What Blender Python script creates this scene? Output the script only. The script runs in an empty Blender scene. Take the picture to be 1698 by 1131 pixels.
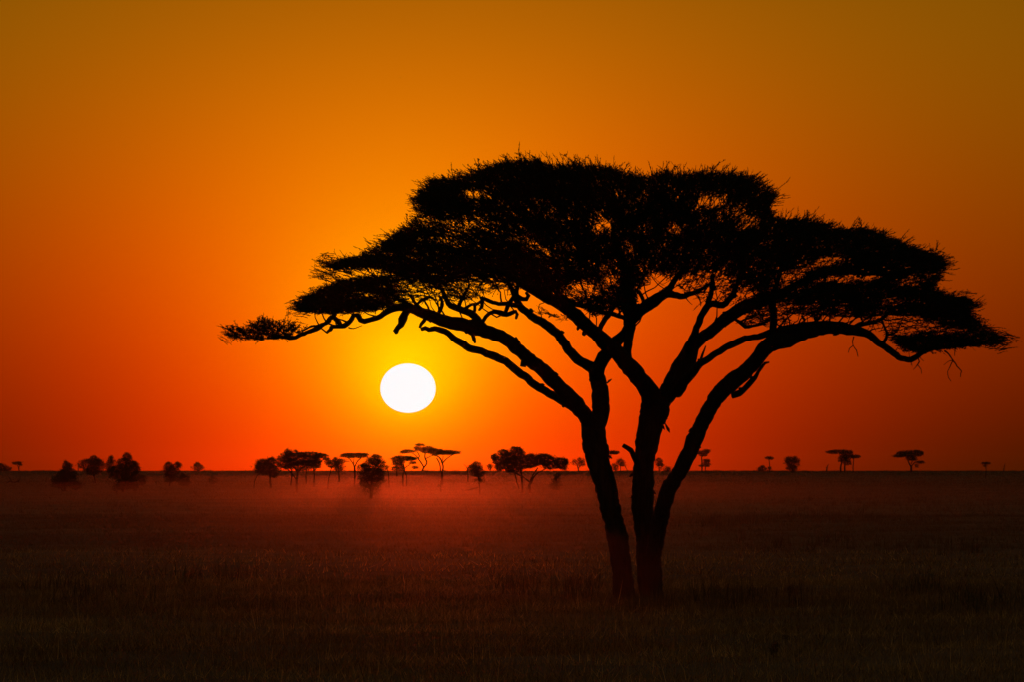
import bpy, bmesh, math
import numpy as np
from math import radians
from mathutils import Vector

# ------------------------------------------------------------------ basics
S = bpy.context.scene
COL = S.collection
RNG = np.random.default_rng(11)
F = 9945.0                       # focal length in photo pixels (about 211 mm on full frame)
CX, CY, HOR = 849.0, 565.5, 781.0
H = 3.127                        # eye height, standing in a vehicle
D0 = 142.0                       # distance of the big acacia
PITCH = math.atan((HOR - CY) / F)
RIGHT = np.array([1., 0, 0])
FWD = np.array([0, math.cos(PITCH), math.sin(PITCH)])
UP = np.array([0, -math.sin(PITCH), math.cos(PITCH)])
EYE = np.array([0, 0, H])


def at(px, py, Y):
    """point at world depth Y that lies in the direction of photo pixel (px, py)"""
    px = np.asarray(px, float); py = np.asarray(py, float); Y = np.asarray(Y, float)
    d = FWD + ((px - CX) / F)[..., None] * RIGHT + ((CY - py) / F)[..., None] * UP
    return EYE + d * (Y / d[..., 1])[..., None]


def tag(o, label=None, cat=None, group=None, kind=None):
    if label: o['label'] = label
    if cat: o['category'] = cat
    if group: o['group'] = group
    if kind: o['kind'] = kind
    return o


def empty(name, loc):
    o = bpy.data.objects.new(name, None); COL.objects.link(o)
    o.location = [float(v) for v in loc]; o.empty_display_size = .3
    return o


def mesh_obj(name, V, T, mats, parent=None, matidx=None, smooth=False):
    """V (n,3) world coordinates, T (m,3) triangles or (m,4) quads; linked as ONE object"""
    V = np.asarray(V, np.float32); T = np.asarray(T, np.int32)
    off = np.zeros(3)
    if parent is not None: off = np.array(parent.location)
    else:
        off = np.array([(V[:, 0].min() + V[:, 0].max()) / 2, (V[:, 1].min() + V[:, 1].max()) / 2, V[:, 2].min()])
    me = bpy.data.meshes.new(name)
    me.vertices.add(len(V)); me.vertices.foreach_set('co', (V - off).astype(np.float32).ravel())
    k = T.shape[1]
    me.loops.add(T.size); me.loops.foreach_set('vertex_index', T.ravel())
    me.polygons.add(len(T)); me.polygons.foreach_set('loop_start', np.arange(0, T.size, k, dtype=np.int32))
    if matidx is not None: me.polygons.foreach_set('material_index', np.asarray(matidx, np.int32))
    if smooth: me.polygons.foreach_set('use_smooth', np.ones(len(T), bool))
    me.update(calc_edges=True)
    for m in (mats if isinstance(mats, (list, tuple)) else [mats]): me.materials.append(m)
    o = bpy.data.objects.new(name, me); COL.objects.link(o)
    if parent is not None: o.parent = parent
    else: o.location = [float(v) for v in off]
    return o


# ------------------------------------------------------------------ materials
def new_mat(name):
    m = bpy.data.materials.new(name); m.use_nodes = True
    m.node_tree.nodes.clear()
    return m, m.node_tree.nodes, m.node_tree.links


def surface_mat(name, c1, c2, scale=3., rough=.9, bump=.3, stretch=(1, 1, 1), trans=None, island=False, patch=None):
    m, N, L = new_mat(name)
    out = N.new('ShaderNodeOutputMaterial'); b = N.new('ShaderNodeBsdfPrincipled')
    b.inputs['Roughness'].default_value = rough
    b.inputs['Specular IOR Level'].default_value = .15
    tc = N.new('ShaderNodeNewGeometry'); mp = N.new('ShaderNodeMapping'); mp.inputs['Scale'].default_value = stretch
    L.new(tc.outputs['Position'], mp.inputs['Vector'])
    nz = N.new('ShaderNodeTexNoise'); nz.inputs['Scale'].default_value = scale; nz.inputs['Detail'].default_value = 6
    L.new(mp.outputs[0], nz.inputs['Vector'])
    rp = N.new('ShaderNodeValToRGB'); rp.color_ramp.elements[0].position = .3; rp.color_ramp.elements[1].position = .7
    rp.color_ramp.elements[0].color = (*c1, 1); rp.color_ramp.elements[1].color = (*c2, 1)
    col = rp.outputs[0]
    if island:
        mx = N.new('ShaderNodeMath'); mx.operation = 'MULTIPLY_ADD'
        mx.inputs[1].default_value = .5; L.new(nz.outputs['Fac'], mx.inputs[0])
        m2 = N.new('ShaderNodeMath'); m2.operation = 'MULTIPLY'; m2.inputs[1].default_value = .5
        L.new(tc.outputs['Random Per Island'], m2.inputs[0]); L.new(m2.outputs[0], mx.inputs[2])
        L.new(mx.outputs[0], rp.inputs['Fac'])
    else:
        L.new(nz.outputs['Fac'], rp.inputs['Fac'])
    if patch:
        n2 = N.new('ShaderNodeTexNoise'); n2.inputs['Scale'].default_value = patch[0]; n2.inputs['Detail'].default_value = 4
        L.new(tc.outputs['Position'], n2.inputs['Vector'])
        r2 = N.new('ShaderNodeValToRGB'); r2.color_ramp.elements[0].position = .38; r2.color_ramp.elements[1].position = .62
        r2.color_ramp.elements[0].color = (*patch[1], 1); r2.color_ramp.elements[1].color = (1, 1, 1, 1)
        L.new(n2.outputs['Fac'], r2.inputs['Fac'])
        mm = N.new('ShaderNodeMix'); mm.data_type = 'RGBA'; mm.blend_type = 'MULTIPLY'; mm.inputs[0].default_value = 1
        L.new(col, mm.inputs[6]); L.new(r2.outputs[0], mm.inputs[7]); col = mm.outputs[2]
    if name == 'dry_grass':
        e3 = rp.color_ramp.elements.new(.76); e3.color = (.85, .48, .14, 1)
    L.new(col, b.inputs['Base Color'])
    if bump:
        bp = N.new('ShaderNodeBump'); bp.inputs['Strength'].default_value = bump; bp.inputs['Distance'].default_value = .04
        L.new(nz.outputs['Fac'], bp.inputs['Height']); L.new(bp.outputs[0], b.inputs['Normal'])
    sh = b.outputs[0]
    if trans:
        t = N.new('ShaderNodeBsdfTranslucent'); L.new(col, t.inputs['Color'])
        ms = N.new('ShaderNodeMixShader'); ms.inputs[0].default_value = trans
        L.new(b.outputs[0], ms.inputs[1]); L.new(t.outputs[0], ms.inputs[2]); sh = ms.outputs[0]
    L.new(sh, out.inputs['Surface'])
    return m


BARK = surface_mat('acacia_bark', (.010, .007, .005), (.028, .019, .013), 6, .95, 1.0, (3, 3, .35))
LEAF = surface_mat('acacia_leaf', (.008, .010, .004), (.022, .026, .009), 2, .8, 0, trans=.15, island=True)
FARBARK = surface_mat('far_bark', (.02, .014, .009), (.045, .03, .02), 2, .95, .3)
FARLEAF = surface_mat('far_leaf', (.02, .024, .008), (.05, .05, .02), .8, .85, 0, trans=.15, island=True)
SOIL = surface_mat('savanna_ground', (.055, .032, .015), (.10, .062, .028), .35, .95, .6, patch=(.03, (.45, .45, .45)))
GRASS = surface_mat('dry_grass', (.07, .045, .013), (.38, .22, .06), .25, .8, 0, trans=.35, island=True, patch=(.08, (.62, .62, .62)))
FARGRASS = surface_mat('far_grass_dimmed', (.07, .045, .015), (.17, .105, .035), .25, .85, 0, trans=.2, island=True, patch=(.04, (.7, .7, .7)))  # same grass farther off; glints and ridge brightness toned down in its colour
TUSS = surface_mat('tussock_grass', (.04, .033, .012), (.11, .08, .03), .4, .85, 0, trans=.2, island=True)
WEED = surface_mat('dark_weed', (.035, .026, .010), (.09, .06, .025), 3, .9, 0, island=True)

# ------------------------------------------------------------------ terrain
def vnoise(x, y, s, seed=0):
    r = np.random.default_rng(seed); out = 0
    for k in range(5):
        a = r.uniform(0, 2 * np.pi); f = (1.0 + .9 * k) / s; p = r.uniform(0, 6.28); q = r.uniform(0, 6.28)
        out = out + np.sin((x * np.cos(a) + y * np.sin(a)) * f + p + 1.3 * np.sin((y * np.cos(a) - x * np.sin(a)) * f * .7 + q)) / (1 + k)
    return out / 2.2


YC = 2700.0
def terrain(x, y):
    x = np.asarray(x, float); y = np.asarray(y, float)
    t = np.clip((y - 1250) / (YC - 1250), 0, 1.0)
    rise = (H - .35) * (t * t * (3 - 2 * t))
    z = rise + np.clip((y - 200) / 800, 0, 1) * .06 * vnoise(x, y, 90, 3) + .10 * t * vnoise(x, y, 60, 5)
    z = z - np.clip((y - YC) / 300, 0, None) ** 1.2 * .35
    return z


def ground_hit(px, py):
    """where the ray through a photo pixel meets the ground (falls back to the rise that forms the horizon)"""
    for Y in np.concatenate([np.arange(80, 1200, 2.), np.arange(1200, YC + 1, 10.)]):
        p = at(px, py, Y)
        if p[2] <= terrain(p[0], p[1]): return Y
    return YC - 60


ys = np.concatenate([np.linspace(-40, 80, 8), np.linspace(84, 300, 60), np.geomspace(306, 3600, 130)])
xs = np.concatenate([-np.geomspace(1500, 20, 45), np.linspace(-18, 18, 19), np.geomspace(20, 1500, 45)])
GX, GY = np.meshgrid(xs, ys)
GZ = terrain(GX, GY) + .025 * RNG.standard_normal(GX.shape) * (GY > 60)
V = np.stack([GX, GY, GZ], -1).reshape(-1, 3)
nx, ny = len(xs), len(ys)
I = (np.arange(ny - 1)[:, None] * nx + np.arange(nx - 1)[None]).ravel()
Q = np.stack([I, I + 1, I + nx + 1, I + nx], 1)
tag(mesh_obj('ground', V, Q, SOIL, smooth=True), kind='structure')

# ------------------------------------------------------------------ grass (nobody could count it)
def blades(X, Y, n, hmin, hmax, w, spread, lean=.35, zoff=0.):
    N = len(X) * n
    bx = np.repeat(X, n) + RNG.normal(0, spread, N); by = np.repeat(Y, n) + RNG.normal(0, spread, N)
    z = terrain(bx, by) - .03
    h = RNG.uniform(hmin, hmax, N) * np.repeat(RNG.uniform(.6, 1.25, len(X)), n)
    a = RNG.uniform(0, 2 * np.pi, N); l = RNG.normal(0, lean, N) * h
    ww = w * RNG.uniform(.5, 1.3, N)
    b = RNG.uniform(0, 2 * np.pi, N)
    V = np.empty((N, 3, 3))
    V[:, 0] = np.stack([bx - ww * np.cos(a), by - ww * np.sin(a), z], 1)
    V[:, 1] = np.stack([bx + ww * np.cos(a), by + ww * np.sin(a), z], 1)
    V[:, 2] = np.stack([bx + l * np.cos(b), by + l * np.sin(b), z + h], 1)
    return V.reshape(-1, 3)


def scatter(n, y0, y1, margin=1.12, power=1.):
    """uniform over the wedge of ground in view (wider than the frame)"""
    y = np.sqrt(RNG.uniform(y0 ** 2, y1 ** 2, n)) if power == 1 else RNG.uniform(y0, y1, n)
    hw = y * (849 / F) * margin + 3
    x = RNG.uniform(-1, 1, n) * hw
    return x, y


parts = []
x, y = scatter(36000, 80, 170); k = vnoise(x, y, 3., 21) + RNG.normal(0, .5, len(x)) > -.7
parts.append(blades(x[k], y[k], 9, .06, .24, .007, .12, .9))
x, y = scatter(3200, 84, 165)                                   # taller flowering stalks
parts.append(blades(x, y, 2, .30, .62, .006, .05, .25))
x, y = scatter(34000, 165, 420); k = vnoise(x, y, 7., 22) + RNG.normal(0, .5, len(x)) > -.6
parts.append(blades(x[k], y[k], 6, .08, .26, .014, .16, .9))
x, y = scatter(30000, 400, 1300)
parts.append(blades(x, y, 5, .12, .34, .03, .3, .6))
x, y = scatter(30000, 1300, 3000, power=0)
parts.append(blades(x, y, 4, .2, .5, .10, .6))
V = np.concatenate(parts); T = np.arange(len(V), dtype=np.int32).reshape(-1, 3)
tag(mesh_obj('grass', V, T, [GRASS, FARGRASS], matidx=(V[::3, 1] > 230).astype(int)), 'dry brown savanna grass covering the whole plain', 'grass', kind='stuff')

# dark tussocks in loose bands, low scrub on the skyline
parts = []
def band(px, py, w, h, n, hmin=.3, hmax=.7, sp=.18, bw=.02):
    n = int(n * .6); u = RNG.normal(px, w / 1.8, n); v = RNG.normal(py, h / 1.8, n)
    v = np.maximum(v, 803)
    Y = H * F / (v - HOR); P = at(u, v, Y)
    parts.append(blades(P[:, 0], P[:, 1], 16, hmin, hmax, bw, sp, .3))
for a in [(1160, 873, 70, 8, 46), (1235, 868, 60, 8, 30), (1345, 861, 90, 4, 40), (1450, 862, 80, 4, 24), (1320, 905, 110, 12, 40, .3, .6),
          (1545, 912, 90, 8, 24), (1290, 833, 60, 3, 20), (1450, 835, 70, 3, 20), (1380, 845, 80, 3, 20), (960, 985, 60, 14, 20), (360, 962, 130, 12, 18),
          (120, 985, 150, 16, 24),  (1240, 1000, 90, 12, 26),
          (1560, 985, 80, 12, 22), (1640, 1010, 60, 14, 24), (850, 975, 50, 12, 16), (1070, 1012, 60, 6, 40, .25, .5, .12, .008), (1040, 1004, 40, 4, 24, .2, .45, .1, .008), (1085, 1006, 30, 4, 30, .2, .5, .1, .008)]:
    band(*a)
for (px, n, w) in [(1170, 16, 20), (1240, 26, 45), (1265, 14, 10), (1030, 10, 15), (66, 10, 8), (350, 14, 60), (150, 10, 60), (1420, 14, 60), (1560, 14, 80), (820, 12, 80), (700, 14, 60), (600, 12, 40)]:
    u = RNG.normal(px, w, n); Yv = np.full(n, YC - 80.) + RNG.uniform(-60, 60, n); P = at(u, np.full(n, 781.), Yv)
    parts.append(blades(P[:, 0], P[:, 1], 26, .35, .8, .09, .7, .4))
V = np.concatenate(parts); T = np.arange(len(V), dtype=np.int32).reshape(-1, 3)
tag(mesh_obj('tussock_grass', V, T, TUSS), 'dark low tussocks scattered in bands through the dry grass', 'grass', kind='stuff')

# ------------------------------------------------------------------ tubes
def catmull(P, step):
    P = np.asarray(P, float); A = np.vstack([2 * P[0] - P[1], P, 2 * P[-1] - P[-2]]); out = []
    for i in range(len(P) - 1):
        p0, p1, p2, p3 = A[i:i + 4]; n = max(1, int(np.linalg.norm((p2 - p1)[:2]) / step))
        t = np.linspace(0, 1, n, endpoint=False)[:, None]
        out.append(.5 * ((2 * p1) + (-p0 + p2) * t + (2 * p0 - 5 * p1 + 4 * p2 - p3) * t ** 2 + (-p0 + 3 * p1 - 3 * p2 + p3) * t ** 3))
    out.append(P[-1:]); return np.vstack(out)


class Tubes:
    def __init__(s): s.V = []; s.Q = []; s.n = 0
    def add(s, C, R, sides=12, rough=.07, seed=0):
        """C (n,3) centreline, R (n) radii"""
        C = np.asarray(C, float); R = np.asarray(R, float); n = len(C); r = np.random.default_rng(seed + s.n)
        Tn = np.gradient(C, axis=0); Tn /= np.linalg.norm(Tn, axis=1)[:, None] + 1e-9
        ref = np.array([0, 1., 0.]); A = np.cross(Tn, ref); A /= np.linalg.norm(A, axis=1)[:, None] + 1e-9
        B = np.cross(Tn, A)
        th = np.arange(sides) * 2 * np.pi / sides
        ridge = 1 + rough * .8 * np.sin(th * 3 + r.uniform(0, 6)) + rough * .6 * np.sin(th * 5 + r.uniform(0, 6))
        rn = 1 + rough * r.standard_normal((n, sides)) * .8
        lump = 1 + rough * np.interp(np.arange(n), np.arange(0, n + 3, 3), r.standard_normal(len(np.arange(0, n + 3, 3))))
        rr = R[:, None] * ridge[None] * rn * lump[:, None]
        P = C[:, None] + rr[..., None] * (np.cos(th)[None, :, None] * A[:, None] + np.sin(th)[None, :, None] * B[:, None])
        V = np.concatenate([P.reshape(-1, 3), C[:1], C[-1:]])
        i = (np.arange(n - 1)[:, None] * sides + np.arange(sides)[None]).ravel()
        j = (np.arange(n - 1)[:, None] * sides + (np.arange(sides)[None] + 1) % sides).ravel()
        Q = np.stack([i, j, j + sides, i + sides], 1)
        a = np.arange(sides); b = (a + 1) % sides
        c0 = np.stack([b, a, np.full(sides, n * sides), np.full(sides, n * sides)], 1)
        e = (n - 1) * sides
        c1 = np.stack([a + e, b + e, np.full(sides, n * sides + 1), np.full(sides, n * sides + 1)], 1)
        tri = np.concatenate([np.stack([Q[:, 0], Q[:, 1], Q[:, 2]], 1), np.stack([Q[:, 0], Q[:, 2], Q[:, 3]], 1), c0[:, :3], c1[:, :3]])
        s.V.append(V); s.Q.append(tri + s.n); s.n += len(V)
    def px(s, pts, y0, y1, step=5, sides=12, rough=.035, seed=0, wob=.8, curve=1.):
        """pts rows (px, py, width px); depth runs y0 -> y1 along the limb"""
        P = catmull(np.array([(a, b, c) for a, b, c in pts], float), step)
        d = np.r_[0, np.cumsum(np.linalg.norm(np.diff(P[:, :2], axis=0), axis=1))]; t = d / d[-1]
        Y = y0 + (y1 - y0) * t ** curve
        r = np.random.default_rng(seed + len(pts) * 7)
        w = r.standard_normal((len(P), 2)) * wob; w[0] = w[-1] = 0
        w = (w + np.roll(w, 1, 0)) / 2
        C = at(P[:, 0] + w[:, 0], P[:, 1] + w[:, 1], Y)
        s.add(C, P[:, 2] / 2 * Y / F, sides, rough, seed)
        return C
    def build(s, name, mat, parent, smooth=False):
        return mesh_obj(name, np.concatenate(s.V), np.concatenate(s.Q), mat, parent, smooth=smooth)


# ------------------------------------------------------------------ the big acacia
base = at(1062, 1003, D0); base[2] = terrain(base[0], base[1])
acacia = tag(empty('acacia_tree', base), 'huge flat-topped acacia with forked dark trunks, right of the low sun', 'tree')
LIMBS = []            # centrelines, used to root the small twigs
def limb(name, chains, seed=0):
    t = Tubes()
    for k, (pts, y0, y1) in enumerate(chains):
        C = t.px([(a_, b_, c_ * .96) for a_, b_, c_ in pts], y0, y1, seed=seed * 31 + k * 3)
        LIMBS.append(C)
        w = np.interp(np.linspace(0, 1, len(C)), np.linspace(0, 1, len(pts)), [q[2] for q in pts])
        rr = np.random.default_rng(seed * 77 + k)
        for i in rr.choice(len(C), min(len(C) // 12, 8), replace=False):          # flakes and snags of loose bark
            if i < 2 or i > len(C) - 3 or w[i] < 9: continue
            tan = C[i + 1] - C[i - 1]; tan /= np.linalg.norm(tan); n_ = np.cross(tan, rr.normal(0, 1, 3) * [.2, 1, .2]); n_ /= np.linalg.norm(n_)
            R_ = w[i] / 2 * C[i, 1] / F; q0 = C[i] + n_ * R_ * .75; q1 = q0 + n_ * (R_ * .35 + .02) - tan * rr.uniform(.03, .12)
            t.add(np.array([q0, (q0 + q1) / 2 + n_ * .01, q1]), [.05, .035, .008], 5, .15, int(i))
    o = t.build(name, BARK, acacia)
    return o

Y = D0
limb('trunk', [([(1037, 1012, 46), (1037, 1000, 39), (1035, 985, 37), (1029, 930, 36), (1023, 890, 35), (1013, 850, 35), (1004, 808, 36), (997, 780, 39), (990, 757, 42), (985, 728, 44), (983, 706, 44), (984, 690, 36)], Y - .3, Y - .2)], 1)
limb('trunk', [([(1080, 1014, 52), (1079, 1000, 45), (1078, 985, 44), (1075, 940, 43), (1073, 900, 41), (1067, 865, 38), (1065, 835, 38), (1066, 800, 37), (1067, 773, 38), (1071, 745, 39), (1075, 720, 42), (1082, 690, 50), (1086, 672, 48), (1087, 655, 34)], Y + .3, Y + .4)], 2)
limb('trunk', [([(1082, 925, 26), (1089, 895, 27), (1094, 865, 28), (1101, 835, 28), (1108, 815, 27), (1116, 800, 27), (1131, 773, 26), (1147, 742, 29), (1160, 711, 26), (1168, 693, 26), (1179, 673, 26), (1195, 650, 29), (1217, 631, 29), (1240, 612, 26), (1259, 590, 26), (1272, 575, 27), (1290, 561, 24), (1309, 571 - 6, 20)], Y + .1, Y - 3.0)], 3)

limb('branch', [
    ([(983, 712, 26), (976, 698, 26), (966, 686, 27), (955, 672, 29), (943, 659, 27), (930, 645, 25), (916, 631, 25), (900, 615, 24), (882, 601, 23), (870, 590, 23), (858, 580, 22), (845, 568, 22), (830, 558, 22), (813, 552, 23), (798, 547, 23), (780, 544, 21), (763, 541, 19), (747, 537, 18), (731, 532, 18), (709, 523, 18), (694, 515, 17), (677, 509, 16), (662, 509, 14), (649, 513, 12), (637, 520, 10), (627, 526, 9), (615, 529, 9), (604, 533, 9), (597, 531, 9), (592, 524, 8), (586, 524, 8), (580, 532, 8), (571, 540, 9), (560, 541, 7), (550, 542, 7)], Y - .2, Y - 5.5),
    ([(955, 677, 20), (945, 671, 19), (932, 664, 17), (916, 656, 15), (900, 647, 14), (884, 637, 14), (872, 626, 14), (855, 615, 14), (838, 600, 14), (817, 590, 14), (798, 583, 13), (779, 577, 13), (768, 571, 13), (757, 564, 12), (748, 556, 11), (738, 550, 11), (722, 545, 9), (712, 547, 9), (705, 544, 8), (699, 546, 7)], Y - .2, Y + 2.5),
    ([(802, 545, 17), (793, 533, 15), (785, 523, 13), (774, 517, 12), (760, 512, 12), (747, 507, 11), (740, 497, 9), (736, 486, 8), (730, 474, 7)], Y - 2.9, Y - 1.),
    ([(808, 549, 8), (790, 536, 10), (770, 531, 10), (745, 528, 10), (725, 520, 8), (700, 512, 6)], Y - 2.8, Y - 4.8),
    ([(550, 542, 8), (549, 546, 7), (545, 549, 5), (542, 552, 4)], Y - 5.5, Y - 5.6),
], 4)
limb('branch', [
    ([(985, 716, 28), (992, 700, 30), (996, 680, 31), (997, 664, 31), (996, 650, 30), (992, 634, 29), (989, 622, 28), (985, 612, 24), (975, 607, 20), (964, 600, 17), (953, 590, 16), (944, 580, 16), (934, 567, 16), (926, 556, 16), (918, 548, 16), (908, 540, 16), (899, 534, 15), (889, 529, 14), (880, 523, 13), (868, 513, 12), (861, 505, 12), (856, 496, 10), (852, 486, 10), (845, 470, 8)], Y - .1, Y + 3.2),
    ([(989, 625, 24), (994, 607, 24), (1001, 593, 23), (1010, 582, 22), (1020, 570, 22), (1028, 561, 18), (1036, 552, 16), (1044, 540, 18)], Y - .1, Y + 1.0),
    ([(862, 507, 9), (850, 504, 9), (838, 502, 8), (828, 503, 7), (817, 501, 7), (808, 497, 7), (798, 494, 6)], Y + 2.6, Y + 1.5),
    ([(801, 532, 7), (805, 525, 7), (811, 519, 7), (819, 517, 7), (830, 518, 8), (840, 521, 8), (850, 518, 8), (855, 515, 6), (858, 520, 6), (856, 527, 5)], Y - 1.5, Y + .8),
    ([(839, 515, 7), (843, 506, 8), (850, 494, 8), (856, 483, 8), (860, 470, 6)], Y + .6, Y + 1.8),
    ([(858, 490, 7), (865, 495, 8), (872, 495, 8), (876, 489, 7), (872, 484, 5)], Y + 2.8, Y + 2.5),
], 5)
limb('branch', [
    ([(1086, 680, 34), (1080, 658, 35), (1071, 641, 34), (1062, 630, 32), (1052, 618, 31), (1044, 609, 30), (1036, 601, 30), (1027, 590, 28), (1017, 580, 28), (1001, 565, 27), (988, 553, 26), (975, 542, 25), (962, 530, 24), (950, 519, 23), (938, 510, 23), (924, 501, 22), (912, 494, 21), (899, 487, 20), (880, 477, 17), (860, 465, 14), (835, 452, 11), (800, 438, 8), (760, 425, 5)], Y + .4, Y - 5),
    ([(996, 566, 9), (995, 553, 9), (997, 540, 9), (1004, 528, 10), (1011, 517, 10), (1017, 508, 10), (1026, 495, 9), (1034, 478, 8)], Y - 1, Y + 1.5),
    ([(1040, 530, 8), (1033, 526, 8), (1018, 522, 9), (1001, 517, 8), (984, 510, 8), (968, 506, 8), (953, 503, 9), (935, 492, 7), (915, 478, 6)], Y + .8, Y - 1.5),
], 6)
limb('branch', [
    ([(1045, 607, 12), (1042, 598, 14), (1041, 585, 15), (1041, 571, 16), (1042, 558, 17), (1043, 548, 19), (1043, 536, 22), (1045, 523, 26), (1044, 508, 26), (1040, 490, 24), (1038, 470, 20), (1036, 450, 18), (1030, 425, 13), (1022, 400, 9), (1015, 370, 5)], Y + 1.0, Y + 3.0),
    ([(1043, 545, 12), (1050, 530, 16), (1060, 517, 18), (1071, 508, 20), (1084, 499, 21), (1096, 491, 18), (1106, 486, 16), (1117, 489, 12), (1128, 491, 11), (1141, 488, 9), (1152, 484, 8), (1168, 476, 6)], Y + 1.1, Y - 2.5),
    ([(1102, 490, 12), (1109, 478, 11), (1120, 462, 10), (1135, 440, 8), (1150, 415, 6), (1165, 390, 4)], Y - 1., Y - .2),
    ([(1062, 513, 6), (1069, 504, 6), (1066, 495, 7), (1060, 484, 6)], Y + 1., Y + 1.6),
], 7)
limb('branch', [
    ([(1087, 686, 30), (1095, 672, 30), (1104, 657, 31), (1113, 642, 33), (1121, 627, 35), (1129, 613, 35), (1136, 601, 34), (1141, 588, 31), (1147, 575, 28), (1157, 566, 22), (1166, 559, 20), (1175, 551, 20), (1186, 542, 20), (1198, 532, 21), (1211, 523, 22), (1224, 514, 22), (1237, 507, 22), (1252, 502, 20), (1268, 497, 18), (1283, 490, 16), (1298, 484, 15), (1322, 471, 13), (1345, 460, 12), (1362, 453, 10), (1380, 449, 9), (1415, 452, 8), (1454, 454, 6), (1500, 458, 4)], Y + .4, Y + 4.),
    ([(1143, 583, 16), (1147, 567, 14), (1151, 555, 13), (1155, 543, 12), (1159, 533, 12), (1164, 522, 11), (1170, 511, 12), (1180, 504, 12), (1198, 506, 12), (1207, 498, 11), (1214, 490, 10), (1220, 478, 9), (1224, 462, 7), (1230, 440, 6), (1236, 410, 4)], Y + 1., Y - 1.5),
    ([(1172, 508, 9), (1177, 495, 9), (1180, 480, 8), (1182, 455, 6)], Y - .5, Y - 2.),
    ([(1122, 652, 20), (1131, 638, 20), (1141, 626, 17), (1151, 615, 15), (1158, 606, 13), (1166, 600, 12), (1182, 589, 11), (1198, 580, 11), (1214, 571, 12), (1230, 564, 12), (1246, 560, 11), (1262, 557, 11), (1276, 553, 12), (1288, 550, 13)], Y + .6, Y - 2.6),
    ([(1152, 612, 4), (1159, 600, 5), (1165, 588, 4), (1170, 574, 2)], Y + .6, Y + .4),
    ([(1220, 530, 5), (1228, 535, 7), (1236, 542, 7), (1248, 540, 5), (1262, 537, 5), (1275, 531, 4)], Y + 2, Y + 1),
], 8)
limb('branch', [
    ([(1276, 575, 20), (1290, 569, 23), (1307, 565, 24), (1326, 556, 22), (1346, 549, 21), (1362, 546, 21), (1377, 543, 22), (1396, 544, 21), (1416, 547, 18), (1430, 550, 16), (1441, 555, 14), (1453, 565, 13), (1466, 574, 12), (1478, 583, 12), (1490, 592, 11), (1500, 596, 10), (1511, 596, 10), (1520, 591, 10), (1530, 585, 9), (1543, 580, 8), (1558, 576, 7), (1580, 573, 6), (1605, 570, 5), (1635, 566, 3)], Y - 2.6, Y - 1),
    ([(1270, 556, 10), (1288, 550, 15), (1306, 546, 17), (1326, 543, 18), (1350, 540, 18), (1377, 539, 16)], Y - 2.6, Y - 1.9),
    ([(1278, 572, 16), (1281, 560, 14), (1283, 546, 13), (1283, 530, 13), (1282, 514, 13), (1281, 498, 13), (1285, 480, 10), (1292, 455, 8), (1300, 425, 6), (1310, 395, 4)], Y - 2.4, Y - 4),
    ([(1410, 548, 10), (1424, 538, 9), (1440, 536, 7), (1456, 532, 6), (1470, 520, 5), (1490, 505, 4), (1520, 490, 3)], Y - 1.7, Y + 1),
    ([(1464, 570, 7), (1471, 556, 5), (1468, 545, 4), (1462, 532, 4)], Y - 1.5, Y - 3),
], 9)
limb('dead_stub', [([(1056, 769, 10), (1051, 760, 9), (1046, 748, 9), (1041, 743, 8), (1034, 739, 7)], Y + .2, Y + .1)], 10)
limb('dead_stub', [([(1214, 655, 14), (1226, 652, 12), (1236, 643, 10), (1246, 634, 10), (1252, 626, 8), (1258, 616, 6), (1263, 609, 6), (1268, 603, 5), (1275, 602, 3)], Y - 1.8, Y - 2.2),
                   ([(1236, 628, 6), (1243, 624, 7), (1249, 628, 6)], Y - 2, Y - 2.1)], 11)
limb('dead_stub', [([(680, 510, 12), (672, 520, 13), (668, 530, 15), (666, 538, 11), (660, 543, 9), (657, 549, 10), (658, 553, 5)], Y - 4., Y - 4.1), ([(668, 532, 9), (662, 538, 6), (659, 545, 4)], Y - 4.05, Y - 4.2)], 12)
limb('dead_stub', [([(706, 525, 7), (703, 532, 7), (699, 537, 6), (696, 543, 4)], Y - 3.9, Y - 3.8)], 13)
limb('dead_stub', [([(783, 548, 8), (784, 557, 7), (786, 563, 7), (788, 569, 4)], Y - 3.2, Y - 3.2)], 14)
limb('dead_stub', [([(861, 577, 11), (858, 569, 9), (856, 565, 8), (854, 560, 6)], Y - 2.2, Y - 2.2)], 15)
limb('dead_stub', [([(868, 598, 8), (866, 606, 10), (872, 607, 7)], Y - 2., Y - 2.)], 16)
limb('dead_stub', [([(1112, 806, 10), (1106, 803, 9), (1101, 799, 6)], Y + .0, Y - .1)], 17)

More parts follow.
